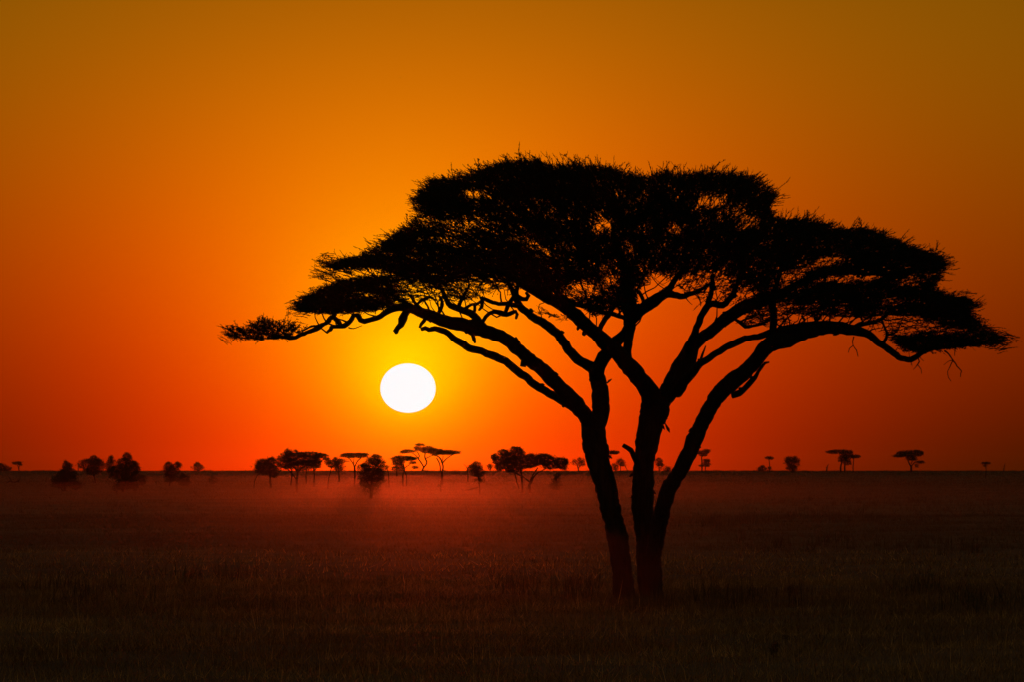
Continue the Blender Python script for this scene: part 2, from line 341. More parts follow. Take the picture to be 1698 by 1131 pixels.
# small bare twigs below the canopy
tw = Tubes()
twig_list = [
    [(714, 521, 5), (710, 510, 4), (704, 497, 3)], [(727, 518, 7), (732, 508, 6), (733, 500, 5), (728, 490, 4)], [(700, 512, 5), (690, 502, 5), (683, 494, 4), (676, 486, 3)],
    [(690, 505, 5), (700, 497, 5), (712, 494, 4), (724, 496, 3)], [(760, 509, 7), (766, 497, 6), (772, 484, 5), (778, 470, 4)], [(765, 513, 5), (778, 506, 5), (790, 503, 5), (800, 496, 4)],
    [(787, 505, 5), (788, 513, 5), (787, 518, 3)], [(800, 496, 6), (798, 507, 6), (794, 513, 4)], [(650, 512, 6), (640, 505, 6), (628, 500, 5), (610, 495, 4)], [(565, 537, 7), (556, 528, 8), (553, 520, 7), (560, 508, 5)],
    [(1416, 558, 2), (1413, 566, 1.8), (1415, 573, 1.8), (1420, 582, 1.6), (1423, 592, 1.2)], [(1415, 573, 1.6), (1409, 578, 1.4), (1407, 585, 1)],
    [(1521, 592, 2), (1524, 601, 1.8), (1520, 607, 1.6), (1514, 614, 1)], [(1522, 606, 1.6), (1527, 612, 1.4), (1528, 620, 1)],
    [(1566, 582, 2.5), (1575, 591, 2), (1580, 599, 2), (1588, 608, 1.8), (1594, 617, 1.6), (1593, 626, 1.2)], [(1580, 599, 1.8), (1576, 608, 1.6), (1571, 617, 1.4), (1573, 627, 1.2), (1577, 633, 1)],
    [(1580, 598, 1.5), (1572, 600, 1.2), (1565, 605, 1)], [(1582, 574, 2), (1584, 582, 1.4), (1583, 590, 1)], [(500, 548, 3), (520, 540, 3), (545, 532, 2)], [(578, 543, 2), (586, 545, 1.6), (600, 540, 1.2)],
    [(946, 512, 3), (943, 522, 2), (938, 530, 1.4)], [(1103, 703, 2), (1106, 709, 4), (1108, 713, 5), (1110, 718, 1)], [(1100, 698, 1.5), (1107, 694, 1)], [(1006, 636, 3), (1011, 632, 4), (1015, 629, 1.5)], [(1088, 672, 3), (1087, 664, 3), (1086, 658, 1)],
    [(1135, 483, 3), (1140, 498, 1.6), (1148, 505, 1)], [(1150, 486, 2), (1160, 497, 1.5), (1162, 507, 1)],
    [(478, 560, 4), (470, 552, 3), (460, 545, 2)], [(466, 558, 5), (450, 556, 4), (430, 552, 3), (405, 552, 2)], [(465, 558, 5), (452, 561, 4), (430, 562, 3), (408, 560, 2)], [(548, 531, 6), (538, 538, 7), (529, 543, 8), (519, 547, 8), (509, 551, 7), (500, 555, 7), (490, 559, 6), (480, 560, 7), (470, 559, 6), (462, 557, 5)],
    [(556, 520, 8), (550, 527, 8), (543, 533, 8), (535, 539, 7)], [(1330, 523, 4), (1334, 530, 4), (1333, 536, 2)], [(1352, 522, 6), (1354, 529, 7), (1360, 528, 4)],
]
for k, p in enumerate(twig_list):
    yy = Y - 1 if p[0][0] > 1200 else Y - 4 - .5 * (p[0][0] < 560)
    tw = Tubes()
    tw.px(p, yy, yy - .3 + .6 * (k % 2), step=4, sides=6, rough=.12, seed=200 + k, wob=.7)
    tw.build('twig', BARK, acacia)

# ---------------------------------------------------------------- crown: traced silhouette, given real depth
POLY_L = [(366, 547), (385, 541), (405, 541), (417, 533), (436, 523), (450, 529), (466, 530), (487, 531), (499, 540), (505, 549), (490, 556), (468, 563), (436, 566), (408, 566), (379, 559)]
POLY = [(487, 506), (503, 491), (519, 482), (541, 474), (564, 462), (583, 459), (602, 459), (612, 452), (600, 449), (580, 447), (552, 446), (530, 441), (551, 433), (576, 426), (602, 421), (624, 407), (640, 398), (656, 386), (673, 372), (689, 360), (689, 345), (683, 330), (700, 313), (713, 298), (742, 293), (774, 289), (806, 276), (838, 267), (867, 264), (887, 264), (908, 271), (930, 272), (953, 271), (981, 271), (1007, 276), (1026, 282), (1051, 289), (1074, 290), (1104, 284), (1124, 287), (1173, 286), (1223, 287), (1243, 289), (1260, 299), (1275, 309), (1290, 320), (1280, 333), (1276, 347), (1285, 360), (1319, 363), (1340, 360), (1356, 367), (1378, 371), (1390, 378), (1416, 377), (1441, 379), (1460, 382), (1472, 391), (1492, 396), (1507, 407), (1524, 413), (1543, 417), (1560, 424), (1570, 432), (1564, 445), (1568, 452), (1556, 466), (1546, 473), (1556, 482), (1581, 490), (1600, 491), (1614, 499), (1603, 510), (1614, 524), (1628, 536), (1650, 550), (1671, 564), (1655, 572), (1630, 573), (1600, 575), (1568, 578), (1540, 582), (1515, 588), (1490, 580), (1470, 562), (1452, 545), (1436, 534), (1420, 527), (1400, 525), (1358, 525), (1330, 522), (1300, 520), (1283, 526), (1262, 530), (1240, 527), (1228, 520), (1200, 500), (1180, 505), (1165, 510), (1150, 497), (1130, 484), (1108, 474), (1095, 462), (1075, 470), (1060, 500), (1040, 520), (1022, 510), (1000, 520), (985, 528), (968, 510), (945, 500), (920, 492), (895, 480), (872, 478), (850, 482), (815, 486), (790, 496), (765, 500), (740, 500), (715, 497), (695, 498), (678, 504), (660, 508), (646, 512), (615, 517), (576, 519), (551, 521), (519, 519), (495, 514)]
POLY_B1 = [(880, 520), (895, 505), (930, 495), (945, 510), (950, 522), (945, 532), (915, 528)]
POLY_B2 = [(1216, 535), (1235, 524), (1262, 522), (1290, 524), (1310, 528), (1330, 531), (1312, 536), (1285, 540), (1262, 538), (1245, 545), (1228, 540)]


def inside(poly, x, y):
    P = np.array(poly); c = np.zeros(len(x), bool); n = len(P)
    for i in range(n):
        x1, y1 = P[i]; x2, y2 = P[i - 1]
        cond = ((y1 > y) != (y2 > y)); with_ = (x2 - x1) * (y - y1) / ((y2 - y1) + 1e-12) + x1
        c ^= cond & (x < with_)
    return c


# thin zones of the canopy: cx, cy, rx, ry, share of foliage kept
THIN = [(793, 323, 24, 6, .12), (872, 357, 20, 4, .45), (760, 378, 85, 12, .5), (850, 385, 45, 6, .5), (1000, 376, 20, 6, .15), (895, 411, 22, 7, .35), (945, 410, 14, 6, .35),
        (1060, 335, 18, 7, .5), (1180, 335, 34, 5, .03), (1212, 353, 32, 8, .45), (1235, 368, 25, 8, .3), (1003, 358, 14, 5, .4), (1118, 383, 14, 6, .3), (1010, 446, 26, 7, .5),
        (968, 482, 36, 11, .25), (1016, 468, 22, 12, .4), (1095, 470, 30, 16, .28), (1075, 484, 18, 16, .0), (1125, 470, 30, 14, .35), (1170, 470, 50, 18, .33), (1200, 490, 50, 18, .28), (1150, 500, 30, 12, .3),
        (1306, 460, 30, 8, .3), (1340, 443, 20, 8, .3), (1375, 433, 28, 7, .2), (1400, 463, 50, 7, .35), (1430, 458, 30, 5, .2), (1295, 480, 30, 8, .3), (1275, 511, 40, 9, .3), (1500, 468, 30, 10, .45), (1485, 500, 40, 8, .4), (1360, 512, 50, 5, .5),
        (1500, 540, 45, 16, .25), (1460, 535, 30, 12, .2), (1555, 548, 30, 10, .45), (700, 480, 40, 10, .4), (780, 478, 40, 12, .4), (720, 492, 60, 8, .3), (840, 476, 40, 10, .4), (830, 488, 20, 6, .1),
        (600, 449, 34, 6, .12), (640, 455, 30, 6, .4), (640, 490, 40, 6, .5), (440, 545, 60, 30, .75), (1640, 560, 40, 14, .65), (880, 500, 40, 12, .25), (930, 505, 30, 14, .15), (1545, 455, 20, 10, .6),
        (700, 350, 20, 14, .5), (740, 400, 40, 8, .5), (690, 470, 30, 8, .6), (1260, 320, 26, 18, .7), (1023, 300, 16, 5, .5), (1080, 305, 10, 8, .5), (1040, 415, 16, 6, .4), (1240, 430, 20, 5, .5)]

def make_spray(seed, spiky=False):
    """one leafy acacia twig of unit length along +x"""
    r = np.random.default_rng(seed); V = []; T = []
    def stem(p0, d, L, w0, w1, seg):
        nonlocal V, T
        pts = [np.array(p0, float)]; d = np.array(d, float)
        for k in range(seg):
            d = d + r.normal(0, .09, 3); d /= np.linalg.norm(d); pts.append(pts[-1] + d * L / seg)
        pts = np.array(pts); b = len(V)
        for k, p in enumerate(pts):
            w = w0 + (w1 - w0) * k / seg
            for a in range(3): V.append(p + w * np.array([0, math.cos(a * 2.094), math.sin(a * 2.094)]))
        for k in range(seg):
            for a in range(3):
                i, j = b + k * 3 + a, b + k * 3 + (a + 1) % 3
                T.append((i, j, j + 3)); T.append((i, j + 3, i + 3))
        return pts
    main = stem((0, 0, 0), (1, 0, 0), 1., .024, .009, 5); paths = [(main, 17)]
    for k in range(r.integers(1, 3) if spiky else r.integers(2, 5)):
        i = r.integers(1, 5); s = 1 if k % 2 else -1
        d = np.array([.9, s * r.uniform(.25, .6), r.normal(0, .25)]); d /= np.linalg.norm(d)
        paths.append((stem(main[i], d, r.uniform(.25, .5), .014, .007, 3), 8))
    for pts, n in paths:
        for k in range(n):
            t = r.uniform(.08, .97) * (len(pts) - 1); i = int(t); p = pts[i] + (pts[i + 1] - pts[i]) * (t - i)
            a = r.uniform(0, 6.28); l = r.uniform(.05, .10) * (.8 if spiky else 1.15)
            d = np.array([r.uniform(.9, 1.8), math.cos(a), math.sin(a)]); d /= np.linalg.norm(d)
            q = np.cross(d, r.normal(0, 1, 3)); q /= np.linalg.norm(q); q *= l * .30
            b = len(V); V += [p - q * .5, p + d * l * .6 + q, p + d * l, p + d * l * .5 - q]
            T += [(b, b + 1, b + 2), (b, b + 2, b + 3)]
    return np.array(V), np.array(T)


SPR = [make_spray(900 + k) for k in range(14)] + [make_spray(950 + k, True) for k in range(8)]

def place_sprays(P, Dv, L, n_edge=0):
    """P roots, Dv unit directions, L lengths -> one vertex and triangle list"""
    Vs, Ts, n0 = [], [], 0
    which = RNG.integers(0, 17, len(P))
    if n_edge: which[-n_edge:] = RNG.integers(14, len(SPR), n_edge)
    up = np.tile([0, 0, 1.], (len(P), 1)) + RNG.normal(0, .5, (len(P), 3))
    Yv = np.cross(up, Dv); Yv /= np.linalg.norm(Yv, axis=1)[:, None] + 1e-9
    Zv = np.cross(Dv, Yv)
    for s, (v, t) in enumerate(SPR):
        k = np.where(which == s)[0]
        if len(k) == 0: continue
        W = (v[None, :, 0:1] * Dv[k][:, None] + v[None, :, 1:2] * Yv[k][:, None] + v[None, :, 2:3] * Zv[k][:, None]) * L[k][:, None, None] + P[k][:, None]
        Tt = t[None] + (np.arange(len(k)) * len(v))[:, None, None] + n0
        Vs.append(W.reshape(-1, 3)); Ts.append(Tt.reshape(-1, 3)); n0 += len(k) * len(v)
    return np.concatenate(Vs), np.concatenate(Ts)


def keepmap(px, py):
    k = np.ones(len(px))
    for cx, cy, rx, ry, f in THIN:
        d = ((px - cx) / rx) ** 2 + ((py - cy) / ry) ** 2
        w = np.clip((1.35 - d) / .7, 0, 1)
        k = np.minimum(k, 1 - w * (1 - min(1, f * 1.0)))
    return k


def fill_crown(name, poly, n, lmin=.30, lmax=.62, depth=None, focus=(1060, 620), label=None, dens=1., edge=0):
    P = np.array(poly); x0, y0 = P.min(0); x1, y1 = P.max(0)
    u = RNG.uniform(x0, x1, n * 3); v = RNG.uniform(y0, y1, n * 3)
    k = inside(poly, u, v); u, v = u[k], v[k]
    nz = .5 + .5 * vnoise(u * .6, v * 2.2, 22, 77)                       # horizontal layers of the canopy
    k = RNG.uniform(0, 1, len(u)) < keepmap(u, v) * (.55 + .6 * nz); u, v = u[k][:n], v[k][:n]
    # depth: the canopy is a broad disc, thickest in its middle, thinner towards the rim and the top
    if depth is None:
        t = (u - 1030) / 640.
        half = 6.2 * np.sqrt(np.clip(1 - t * t, .03, 1))
        hgt = np.clip((520 - v) / 260, 0, 1)
        half = half * np.sqrt(np.clip(1 - hgt * .85, .08, 1)) + .4
        dd = RNG.uniform(-1, 1, len(u)) * half; yc = Y + dd; nd = dd / 8.
    else:
        dd = RNG.uniform(-1, 1, len(u)) * depth[1]; yc = depth[0] + dd; nd = dd / 3.
    R0 = at(u, v, yc)
    d = np.stack([(u - focus[0]) / 480., nd, np.clip((focus[1] - v) / 700., .02, .4) + .02], 1)
    d /= np.linalg.norm(d, axis=1)[:, None]
    d += RNG.normal(0, .42, d.shape) * [1.2, 1, .45]; d /= np.linalg.norm(d, axis=1)[:, None]
    L = RNG.uniform(lmin, lmax, len(u))
    km = np.minimum(keepmap(u + d[:, 0] * L * F / yc * .5, v - d[:, 2] * L * F / yc * .5), keepmap(u + d[:, 0] * L * F / yc * .9, v - d[:, 2] * L * F / yc * .9))
    gap = RNG.uniform(0, 1, len(u)) < np.clip(km * 1.6, 0, 1)
    u, v, yc, d, L, R0 = u[gap], v[gap], yc[gap], d[gap], L[gap], R0[gap]
    # twig ends stay within the traced outline, a few stick out
    sc = F / yc; tu = u + d[:, 0] * L * sc * .82; tv = v - d[:, 2] * L * sc * .82
    ok = inside(poly, tu, tv); out = RNG.uniform(0, 1, len(u)) < .03
    short = ~ok & ~out
    L = np.where(short, L * .45, L)
    tu = u + d[:, 0] * L * sc * .82; tv = v - d[:, 2] * L * sc * .82
    ok2 = inside(poly, tu, tv) | out | (RNG.uniform(0, 1, len(u)) < .12)
    R0, d, L = R0[ok2], d[ok2], L[ok2]
    if edge:                                   # ragged outer twigs all along the rim
        seg = np.roll(P, -1, 0) - P; sl = np.linalg.norm(seg, axis=1); area = np.sum(P[:, 0] * np.roll(P[:, 1], -1) - np.roll(P[:, 0], -1) * P[:, 1])
        i = RNG.choice(len(P), edge, p=sl / sl.sum()); f = RNG.uniform(0, 1, edge)
        q = P[i] + seg[i] * f[:, None]; nrm = np.stack([seg[i, 1], -seg[i, 0]], 1) / sl[i][:, None] * np.sign(area)
        low = (nrm[:, 1] > .25) & (RNG.uniform(0, 1, edge) < .8); q, nrm = q[~low], nrm[~low]
        q = q - nrm * (RNG.uniform(9, 28, len(q)) + 4 * (nrm[:, 1] < -.4))[:, None]
        if depth is None: ye = Y + RNG.normal(0, 1.6, len(q))
        else: ye = depth[0] + RNG.normal(0, depth[1] * .4, len(q))
        hx = np.clip((q[:, 0] - focus[0]) / 420., -1, 1)
        de = np.stack([nrm[:, 0] * .6 + hx * (.9 - .5 * (nrm[:, 1] > .3)), RNG.normal(0, .45, len(q)), -nrm[:, 1] * .34 + .10], 1) + RNG.normal(0, .20, (len(q), 3))
        de[:, 2] = np.clip(de[:, 2], -.25, .62); de /= np.linalg.norm(de, axis=1)[:, None]
        tip = np.clip(np.abs(nrm[:, 0]) - .35, 0, 1) / .65
        R0 = np.concatenate([R0, at(q[:, 0], q[:, 1], ye)]); d = np.concatenate([d, de]); L = np.concatenate([L, RNG.uniform(.30, .56, len(q)) * (1 - .3 * tip) * (1 if depth is None else .7)])
    V, T = place_sprays(R0, d, L, len(q) if edge else 0)
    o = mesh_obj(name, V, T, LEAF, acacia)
    if label: o['label'] = label
    print(name, len(V), len(T))
    return o


fill_crown('crown', POLY, 31500, .24, .48, edge=2900)
fill_crown('crown', POLY_L, 330, .28, .5, edge=110, depth=(Y - 6., 1.6), focus=(470, 600), label='small detached leaf pad at the left tip of the lowest limb')
tw2 = Tubes()
# secondary twigs climbing from the limbs into the canopy
cl = np.concatenate([c for c in LIMBS[3:32]])
dirpx = lambda p: (CX + (p[:, 0] / (p[:, 1])) * F, HOR - (p[:, 2] - H) / p[:, 1] * F)
cu, cv = dirpx(cl)
sel = np.where((cv < 560) & (cv > 430))[0]
cnt = 0
for i in RNG.permutation(sel)[:230]:
    p = cl[i]; out = np.array([(cu[i] - 1050) / 500., RNG.normal(0, .5), RNG.uniform(.0, .5)])
    out += RNG.normal(0, .35, 3); out /= np.linalg.norm(out); Ln = RNG.uniform(.5, 1.6)
    pts = [p]; dcur = out.copy()
    for s in range(6):
        dcur = dcur + RNG.normal(0, .33, 3) + np.array([0, 0, .06]); dcur /= np.linalg.norm(dcur); pts.append(pts[-1] + dcur * Ln / 6)
    pts = np.array(pts); eu, ev = dirpx(pts[-1:])
    if not inside(POLY, eu, ev)[0] or ev[0] > cv[i] - 6: continue
    w0 = RNG.uniform(.010, .028)
    tw2.add(pts, np.linspace(w0, .008, 7), 5, .1, 500 + cnt); cnt += 1
tw2.build('twigs', BARK, acacia)['kind'] = 'stuff'
# sparse hanging sprays under the canopy
def loose(name, poly, n, depth, lab):
    return fill_crown(name, poly, n, .2, .42, depth=depth, focus=(1060, 560), label=lab)
loose('low_foliage', POLY_B1, 42, (Y - 2, 1.5), 'thin wispy spray hanging below the canopy over the middle limb')
loose('low_foliage', POLY_B2, 75, (Y - 1, 1.5), 'thin wispy spray hanging below the right side of the canopy')

# ------------------------------------------------------------------ far trees
def clumps(cx, cy, rx, ry, n, Yd, s, flat, depth):
    """leaf clusters through the volume of a lobe given in photo pixels"""
    a = RNG.uniform(0, 2 * np.pi, n); rr = RNG.uniform(0, 1, n) ** .5
    zz = RNG.uniform(-1, 1, n)
    u = cx + rx * rr * np.cos(a) * np.sqrt(np.clip(1 - (zz if not flat else .4 * zz) ** 2, 0, 1)) * 1.0
    v = cy - ry * (zz if not flat else np.where(zz > 0, zz * np.sqrt(np.clip(1 - (rr * .9) ** 2, 0, 1)), zz * .8)) * 1.
    dd = depth * rr * np.sin(a)
    an = np.arctan2(v - cy, (u - cx) * ry / rx); g = 1.0 + .30 * vnoise(3 * np.cos(an), 3 * np.sin(an), 1.1, int(cx * 7) % 97) + np.where(RNG.uniform(0, 1, n) < .12, RNG.uniform(0, .32, n), 0)
    if not flat: u = cx + (u - cx) * g; v = cy + (v - cy) * g
    else: u = cx + (u - cx) * (1 + (g - 1) * .6)
    k = vnoise(u * 1.0, v * 1.6, 4, int(cx) % 50) + RNG.normal(0, .5, n) > -.9
    u, v, dd = u[k], v[k], dd[k]
    C = at(u, v, Yd + dd); m = len(C); q = 8
    C = np.repeat(C, q, 0); sc = Yd / F * s
    C = C + RNG.normal(0, 1.1 * sc, C.shape) * [1, 1, .5 if flat else .8]
    d1 = RNG.normal(0, 1, C.shape); d1 /= np.linalg.norm(d1, axis=1)[:, None]
    d2 = np.cross(d1, RNG.normal(0, 1, C.shape)); d2 /= np.linalg.norm(d2, axis=1)[:, None]
    l = (sc * RNG.uniform(.5, 1.25, len(C)))[:, None]
    V = np.stack([C - d1 * l, C + d1 * l * .9, C + d2 * l * .55], 1)
    return V.reshape(-1, 3)


def far_tree(name, label, cat, base, lobes, stems, group='acacias and bushes far out on the plain', Yd=None, dens=1.45, s=1.1, flat=False):
    bx, by = base
    if Yd is None: Yd = ground_hit(bx, by)
    p = at(bx, by, Yd); p[2] = terrain(p[0], p[1])
    root = tag(empty(name, p), label, cat, group)
    t = Tubes()
    for k, st in enumerate(stems):
        st = [tuple(q) for q in st]
        if abs(st[0][1] - by) < 4: st[0] = (st[0][0], st[0][1] + 1.5, st[0][2])
        t.px(st, Yd, Yd + (k % 3 - 1) * .6, step=3, sides=6, rough=.1, seed=int(bx) + k, wob=.25)
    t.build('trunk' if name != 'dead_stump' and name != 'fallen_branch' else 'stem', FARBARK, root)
    if lobes:
        Vs = []
        for L in lobes:
            cx, cy, rx, ry = L[:4]; rx, ry = rx * 1.08, ry * 1.05; f = L[4] if len(L) > 4 else 1.
            n = max(16, int(rx * ry * 3.1416 * (1.0 if not flat else 1.3) * dens * f))
            Vs.append(clumps(cx, cy, rx, ry, n, Yd, s, flat, rx * Yd / F * .9))
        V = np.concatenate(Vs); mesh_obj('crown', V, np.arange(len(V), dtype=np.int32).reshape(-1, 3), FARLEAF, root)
    return root


B, U, Sx = 'bush', 'tree', 'tree'
far_tree('thorn_bush', 'dark bush cut by the left edge of the photo on the skyline', B, (3, 782), [(2, 776, 9, 6)], [[(3, 783, 2), (3, 776, 2)]])
far_tree('thorn_bush', 'tiny low bush on the skyline, first from the left edge', B, (12, 781), [(12, 778, 6, 3)], [[(12, 782, 1.5), (12, 778, 1)]])
far_tree('umbrella_tree', 'little lopsided flat-topped tree, leftmost on the skyline', U, (31, 782), [(27, 769, 6, 2.2), (32, 768, 4, 2), (34, 771, 3, 1.5)], [[(32, 783, 2), (31, 777, 1.8), (29, 772, 1.5)], [(31, 777, 1.5), (33, 771, 1)]], flat=True)
far_tree('bushy_tree', 'dark pyramid-shaped bush at far left, wide below a rounded top', U, (107, 816),
         [(111, 775, 9, 8), (113, 786, 16, 8), (108, 796, 21, 9), (100, 802, 14, 7), (125, 805, 11, 6)], [[(107, 817, 5), (108, 800, 4), (110, 785, 3)], [(105, 816, 3), (98, 800, 2)]])
far_tree('broad_tree', 'round bushy tree on a bent trunk left of the tallest far left one', U, (159, 802), [(148, 772, 16, 9), (156, 765, 9, 8), (162, 772, 12, 10), (155, 780, 12, 7)], [[(159, 803, 3.5), (157, 794, 3), (154, 784, 3), (152, 772, 2)]])
far_tree('sapling', 'thin bare pole-like sapling on the skyline at far left', 'tree', (130, 783), [], [[(130, 784, 1.2), (130, 770, 1), (133, 768, .7)], [(130, 770, .8), (127, 768, .6)]])
far_tree('broad_tree', 'narrow dark tree rising just behind the tallest far left tree', U, (184, 792), [(184, 763, 6, 6), (182, 774, 8, 9), (187, 784, 9, 8)], [[(184, 793, 3), (184, 775, 2)]])
far_tree('bushy_tree', 'tallest and biggest bushy tree in the far left group', U, (204, 817),
         [(211, 761, 8, 8), (206, 770, 13, 8), (222, 773, 8, 8), (200, 779, 18, 8), (219, 781, 14, 9), (207, 790, 22, 10), (212, 802, 17, 8), (200, 806, 10, 6), (224, 808, 6, 5)], [[(204, 818, 5), (205, 800, 5), (208, 780, 4), (210, 765, 2)], [(209, 812, 3), (216, 795, 2)]])
far_tree('thorn_bush', 'low rounded bush right beside the tallest far left tree', B, (236, 806), [(235, 797, 8, 8)], [[(236, 807, 2), (235, 800, 1.5)]])
far_tree('sapling', 'thin sapling in front of the tallest far left tree', 'tree', (194, 821), [(191, 809, 5, 4, .4), (197, 808, 4, 4, .4)], [[(194, 822, 1.8), (193, 815, 1.4), (189, 809, 1)], [(194, 817, 1.2), (197, 810, .9)]])
far_tree('broad_tree', 'ragged two-lobed tree between the far left group and midfield', U, (281, 807), [(279, 776, 9, 7), (294, 772, 7, 4.5), (285, 784, 12, 8), (283, 794, 10, 6)], [[(281, 808, 3), (282, 795, 3), (280, 778, 2)], [(283, 788, 2), (293, 774, 1.5)]])
far_tree('thorn_bush', 'hazy round bush at the foot of the ragged two-lobed tree', B, (304, 807), [(304, 797, 12, 8)], [[(304, 808, 2.5), (304, 798, 2)]])
far_tree('thorn_bush', 'small star-shaped tree alone on the skyline left of midfield', U, (328, 783), [(328, 776, 9, 6), (327, 771, 4, 3)], [[(328, 784, 2), (328, 776, 1.5)]])
far_tree('thorn_bush', 'faint low bush on the misty ground right of the star-shaped tree', B, (353, 804), [(353, 797, 9, 5, .7)], [[(353, 805, 2), (353, 798, 1)]])
far_tree('broad_tree', 'round dark tree at the left end of the middle group', U, (449, 811), [(436, 771, 15, 8), (450, 769, 13, 8), (444, 779, 22, 8), (455, 785, 9, 6), (430, 777, 8, 7)], [[(449, 812, 3.5), (448, 797, 3.5), (447, 780, 3)], [(421, 817, 2), (422, 800, 1.6), (428, 786, 1.2)]])
far_tree('spreading_tree', 'broad dark tree with a raised top and low forks in the middle group', U, (492, 818), [(478, 750, 6, 4, .8), (490, 751, 5, 3, .8), (480, 757, 16, 6), (495, 762, 28, 9), (475, 768, 16, 10), (500, 772, 20, 8), (462, 760, 4, 3, .6)],
         [[(492, 819, 4.5), (492, 800, 4), (493, 785, 4), (488, 775, 2.5)], [(493, 786, 2.5), (500, 778, 2), (508, 772, 1.5)], [(482, 806, 2.5), (484, 790, 2.2), (482, 775, 2)], [(492, 797, 2), (484, 786, 1.8), (476, 778, 1.5), (466, 776, 1)]])
far_tree('umbrella_tree', 'arched umbrella tree overhanging the right of the broad forked tree', U, (520, 809), [(512, 755, 24, 5), (532, 757, 12, 4), (542, 762, 5, 2.5), (520, 770, 12, 8), (522, 764, 10, 6)],
         [[(520, 810, 3.2), (521, 795, 2.8), (521, 780, 2.6), (518, 768, 2)], [(522, 781, 2), (530, 768, 1.6), (537, 762, 1.2)], [(508, 803, 2.2), (508, 785, 2), (508, 770, 1.5)]], flat=True)
far_tree('broad_tree', 'small ragged tree just left of the neat round-topped umbrella tree', U, (543, 811), [(556, 762, 4, 3), (552, 770, 12, 5), (566, 765, 8, 3), (562, 775, 9, 8), (545, 767, 6, 2.5)], [[(543, 812, 2), (545, 795, 1.8), (550, 775, 1.4)], [(562, 800, 3), (562, 785, 2.5), (560, 772, 2)]])
far_tree('umbrella_tree', 'neat flat disc umbrella tree with v-shaped fork left of the sun', U, (588, 808), [(588, 756, 21, 4.2), (575, 755, 9, 2.5), (601, 754, 9, 2)],
         [[(588, 809, 3), (588, 790, 3), (588, 777, 3), (586, 770, 2), (580, 762, 1.6), (572, 758, 1.2)], [(588, 776, 2.5), (592, 767, 2), (599, 760, 1.3)], [(586, 770, 1.3), (587, 760, 1.)], [(580, 766, 1.), (572, 766, .8)]], flat=True, dens=1.3)
far_tree('bushy_tree', 'tall hazy bushy tree nearest to the left under the sun', U, (616, 828),
         [(623, 763, 12, 8), (622, 774, 20, 10), (604, 777, 12, 8), (618, 788, 22, 10), (614, 800, 20, 9, .7), (618, 811, 14, 8, .45)], [[(616, 829, 5), (616, 812, 5), (618, 795, 4), (622, 775, 3)], [(617, 815, 3), (606, 795, 2.5)], [(618, 812, 2), (628, 796, 2)]])
far_tree('slender_tree', 'bare thin-stemmed young tree right of the hazy bushy tree', U, (645, 810), [(640, 776, 5, 3, .5)], [[(645, 811, 1.6), (645, 795, 1.5), (643, 780, 1.2), (639, 774, 1)]])
far_tree('umbrella_tree', 'low flat umbrella tree with bushy sides left of the tallest one', U, (669, 808), [(667, 761, 17, 4.5), (660, 768, 9, 5), (683, 761, 8, 2.5), (684, 768, 5, 2), (661, 777, 10, 5, .8), (688, 776, 5, 2.5, .6)],
         [[(669, 809, 3), (668, 795, 2.8), (670, 780, 2.6), (669, 770, 2)], [(674, 806, 2), (674, 790, 1.6), (671, 778, 1.6), (680, 771, 1.2)], [(658, 790, 2), (658, 778, 1.5)]], flat=True)
far_tree('umbrella_tree', 'tallest far umbrella tree with tiered top and wavy twin limbs below the sun', U, (700, 783), [(697, 738, 7, 2.2), (692, 743, 6, 2), (697, 746, 9, 2.5), (677, 749, 11, 2.8), (670, 751, 6, 1.6), (710, 744, 10, 3), (717, 746, 8, 1.8), (704, 749, 6, 3)],
         [[(700, 784, 3.2), (702, 778, 3), (706, 772, 2.6), (708, 766, 2.4), (705, 760, 2.2), (705, 750, 1.8)], [(703, 776, 2.2), (698, 768, 2), (693, 761, 1.8), (696, 757, 1.6), (692, 750, 1.4)], [(695, 762, 1.6), (690, 757, 1.4), (683, 752, 1)], [(706, 761, 1.4), (714, 757, 1.2), (722, 755, .9)]], flat=True, dens=1.2)
far_tree('umbrella_tree', 'flat umbrella tree with a long pointed right arm below the sun', U, (733, 805), [(731, 751, 21, 4.6), (745, 751, 14, 3), (757, 751, 7, 2.2), (722, 749, 12, 4)],
         [[(733, 806, 4), (733, 795, 4), (733, 785, 3.4), (735, 775, 2.6), (733, 767, 2.4), (727, 758, 1.8), (717, 755, 1.2)], [(731, 783, 2.2), (729, 770, 2), (724, 760, 1.6)], [(734, 768, 2), (742, 760, 1.6), (752, 754, 1.2)], [(733, 767, 1.4), (735, 757, 1.2)]], flat=True, dens=1.3)
far_tree('sapling', 'small sapling standing before the umbrella tree with the long arm', 'tree', (731, 817), [(728, 806, 4, 3, .4)], [[(731, 818, 1.6), (731, 806, 1.2), (730, 798, .9)]])
far_tree('broad_tree', 'small round tree with a bare forked twig beside it, right of the sun', U, (796, 821), [(789, 773, 11, 5), (785, 778, 11, 5), (792, 784, 11, 7), (795, 798, 8, 5, .4)], [[(796, 822, 2.2), (795, 805, 2), (793, 790, 1.8), (789, 775, 1.5)], [(776, 800, 1.4), (775, 785, 1.4), (774, 776, 1.2), (769, 771, .9)], [(775, 778, 1), (779, 772, .8)]])
far_tree('spreading_tree', 'largest dark tree left of the acacia trunks, with a knobbly raised top', U, (865, 819), [(855, 746, 9, 4), (862, 750, 7, 4), (836, 752, 11, 4), (850, 756, 16, 6), (820, 759, 6, 4.5), (838, 766, 22, 9), (860, 766, 20, 10), (828, 775, 9, 5), (812, 775, 5, 4, .5), (850, 778, 16, 5)],
         [[(865, 820, 4), (865, 800, 4), (864, 785, 3.5), (862, 772, 3)], [(860, 811, 2.2), (856, 795, 2), (852, 780, 2)], [(864, 790, 2.5), (850, 783, 2), (838, 780, 1.2)]], dens=2.3)
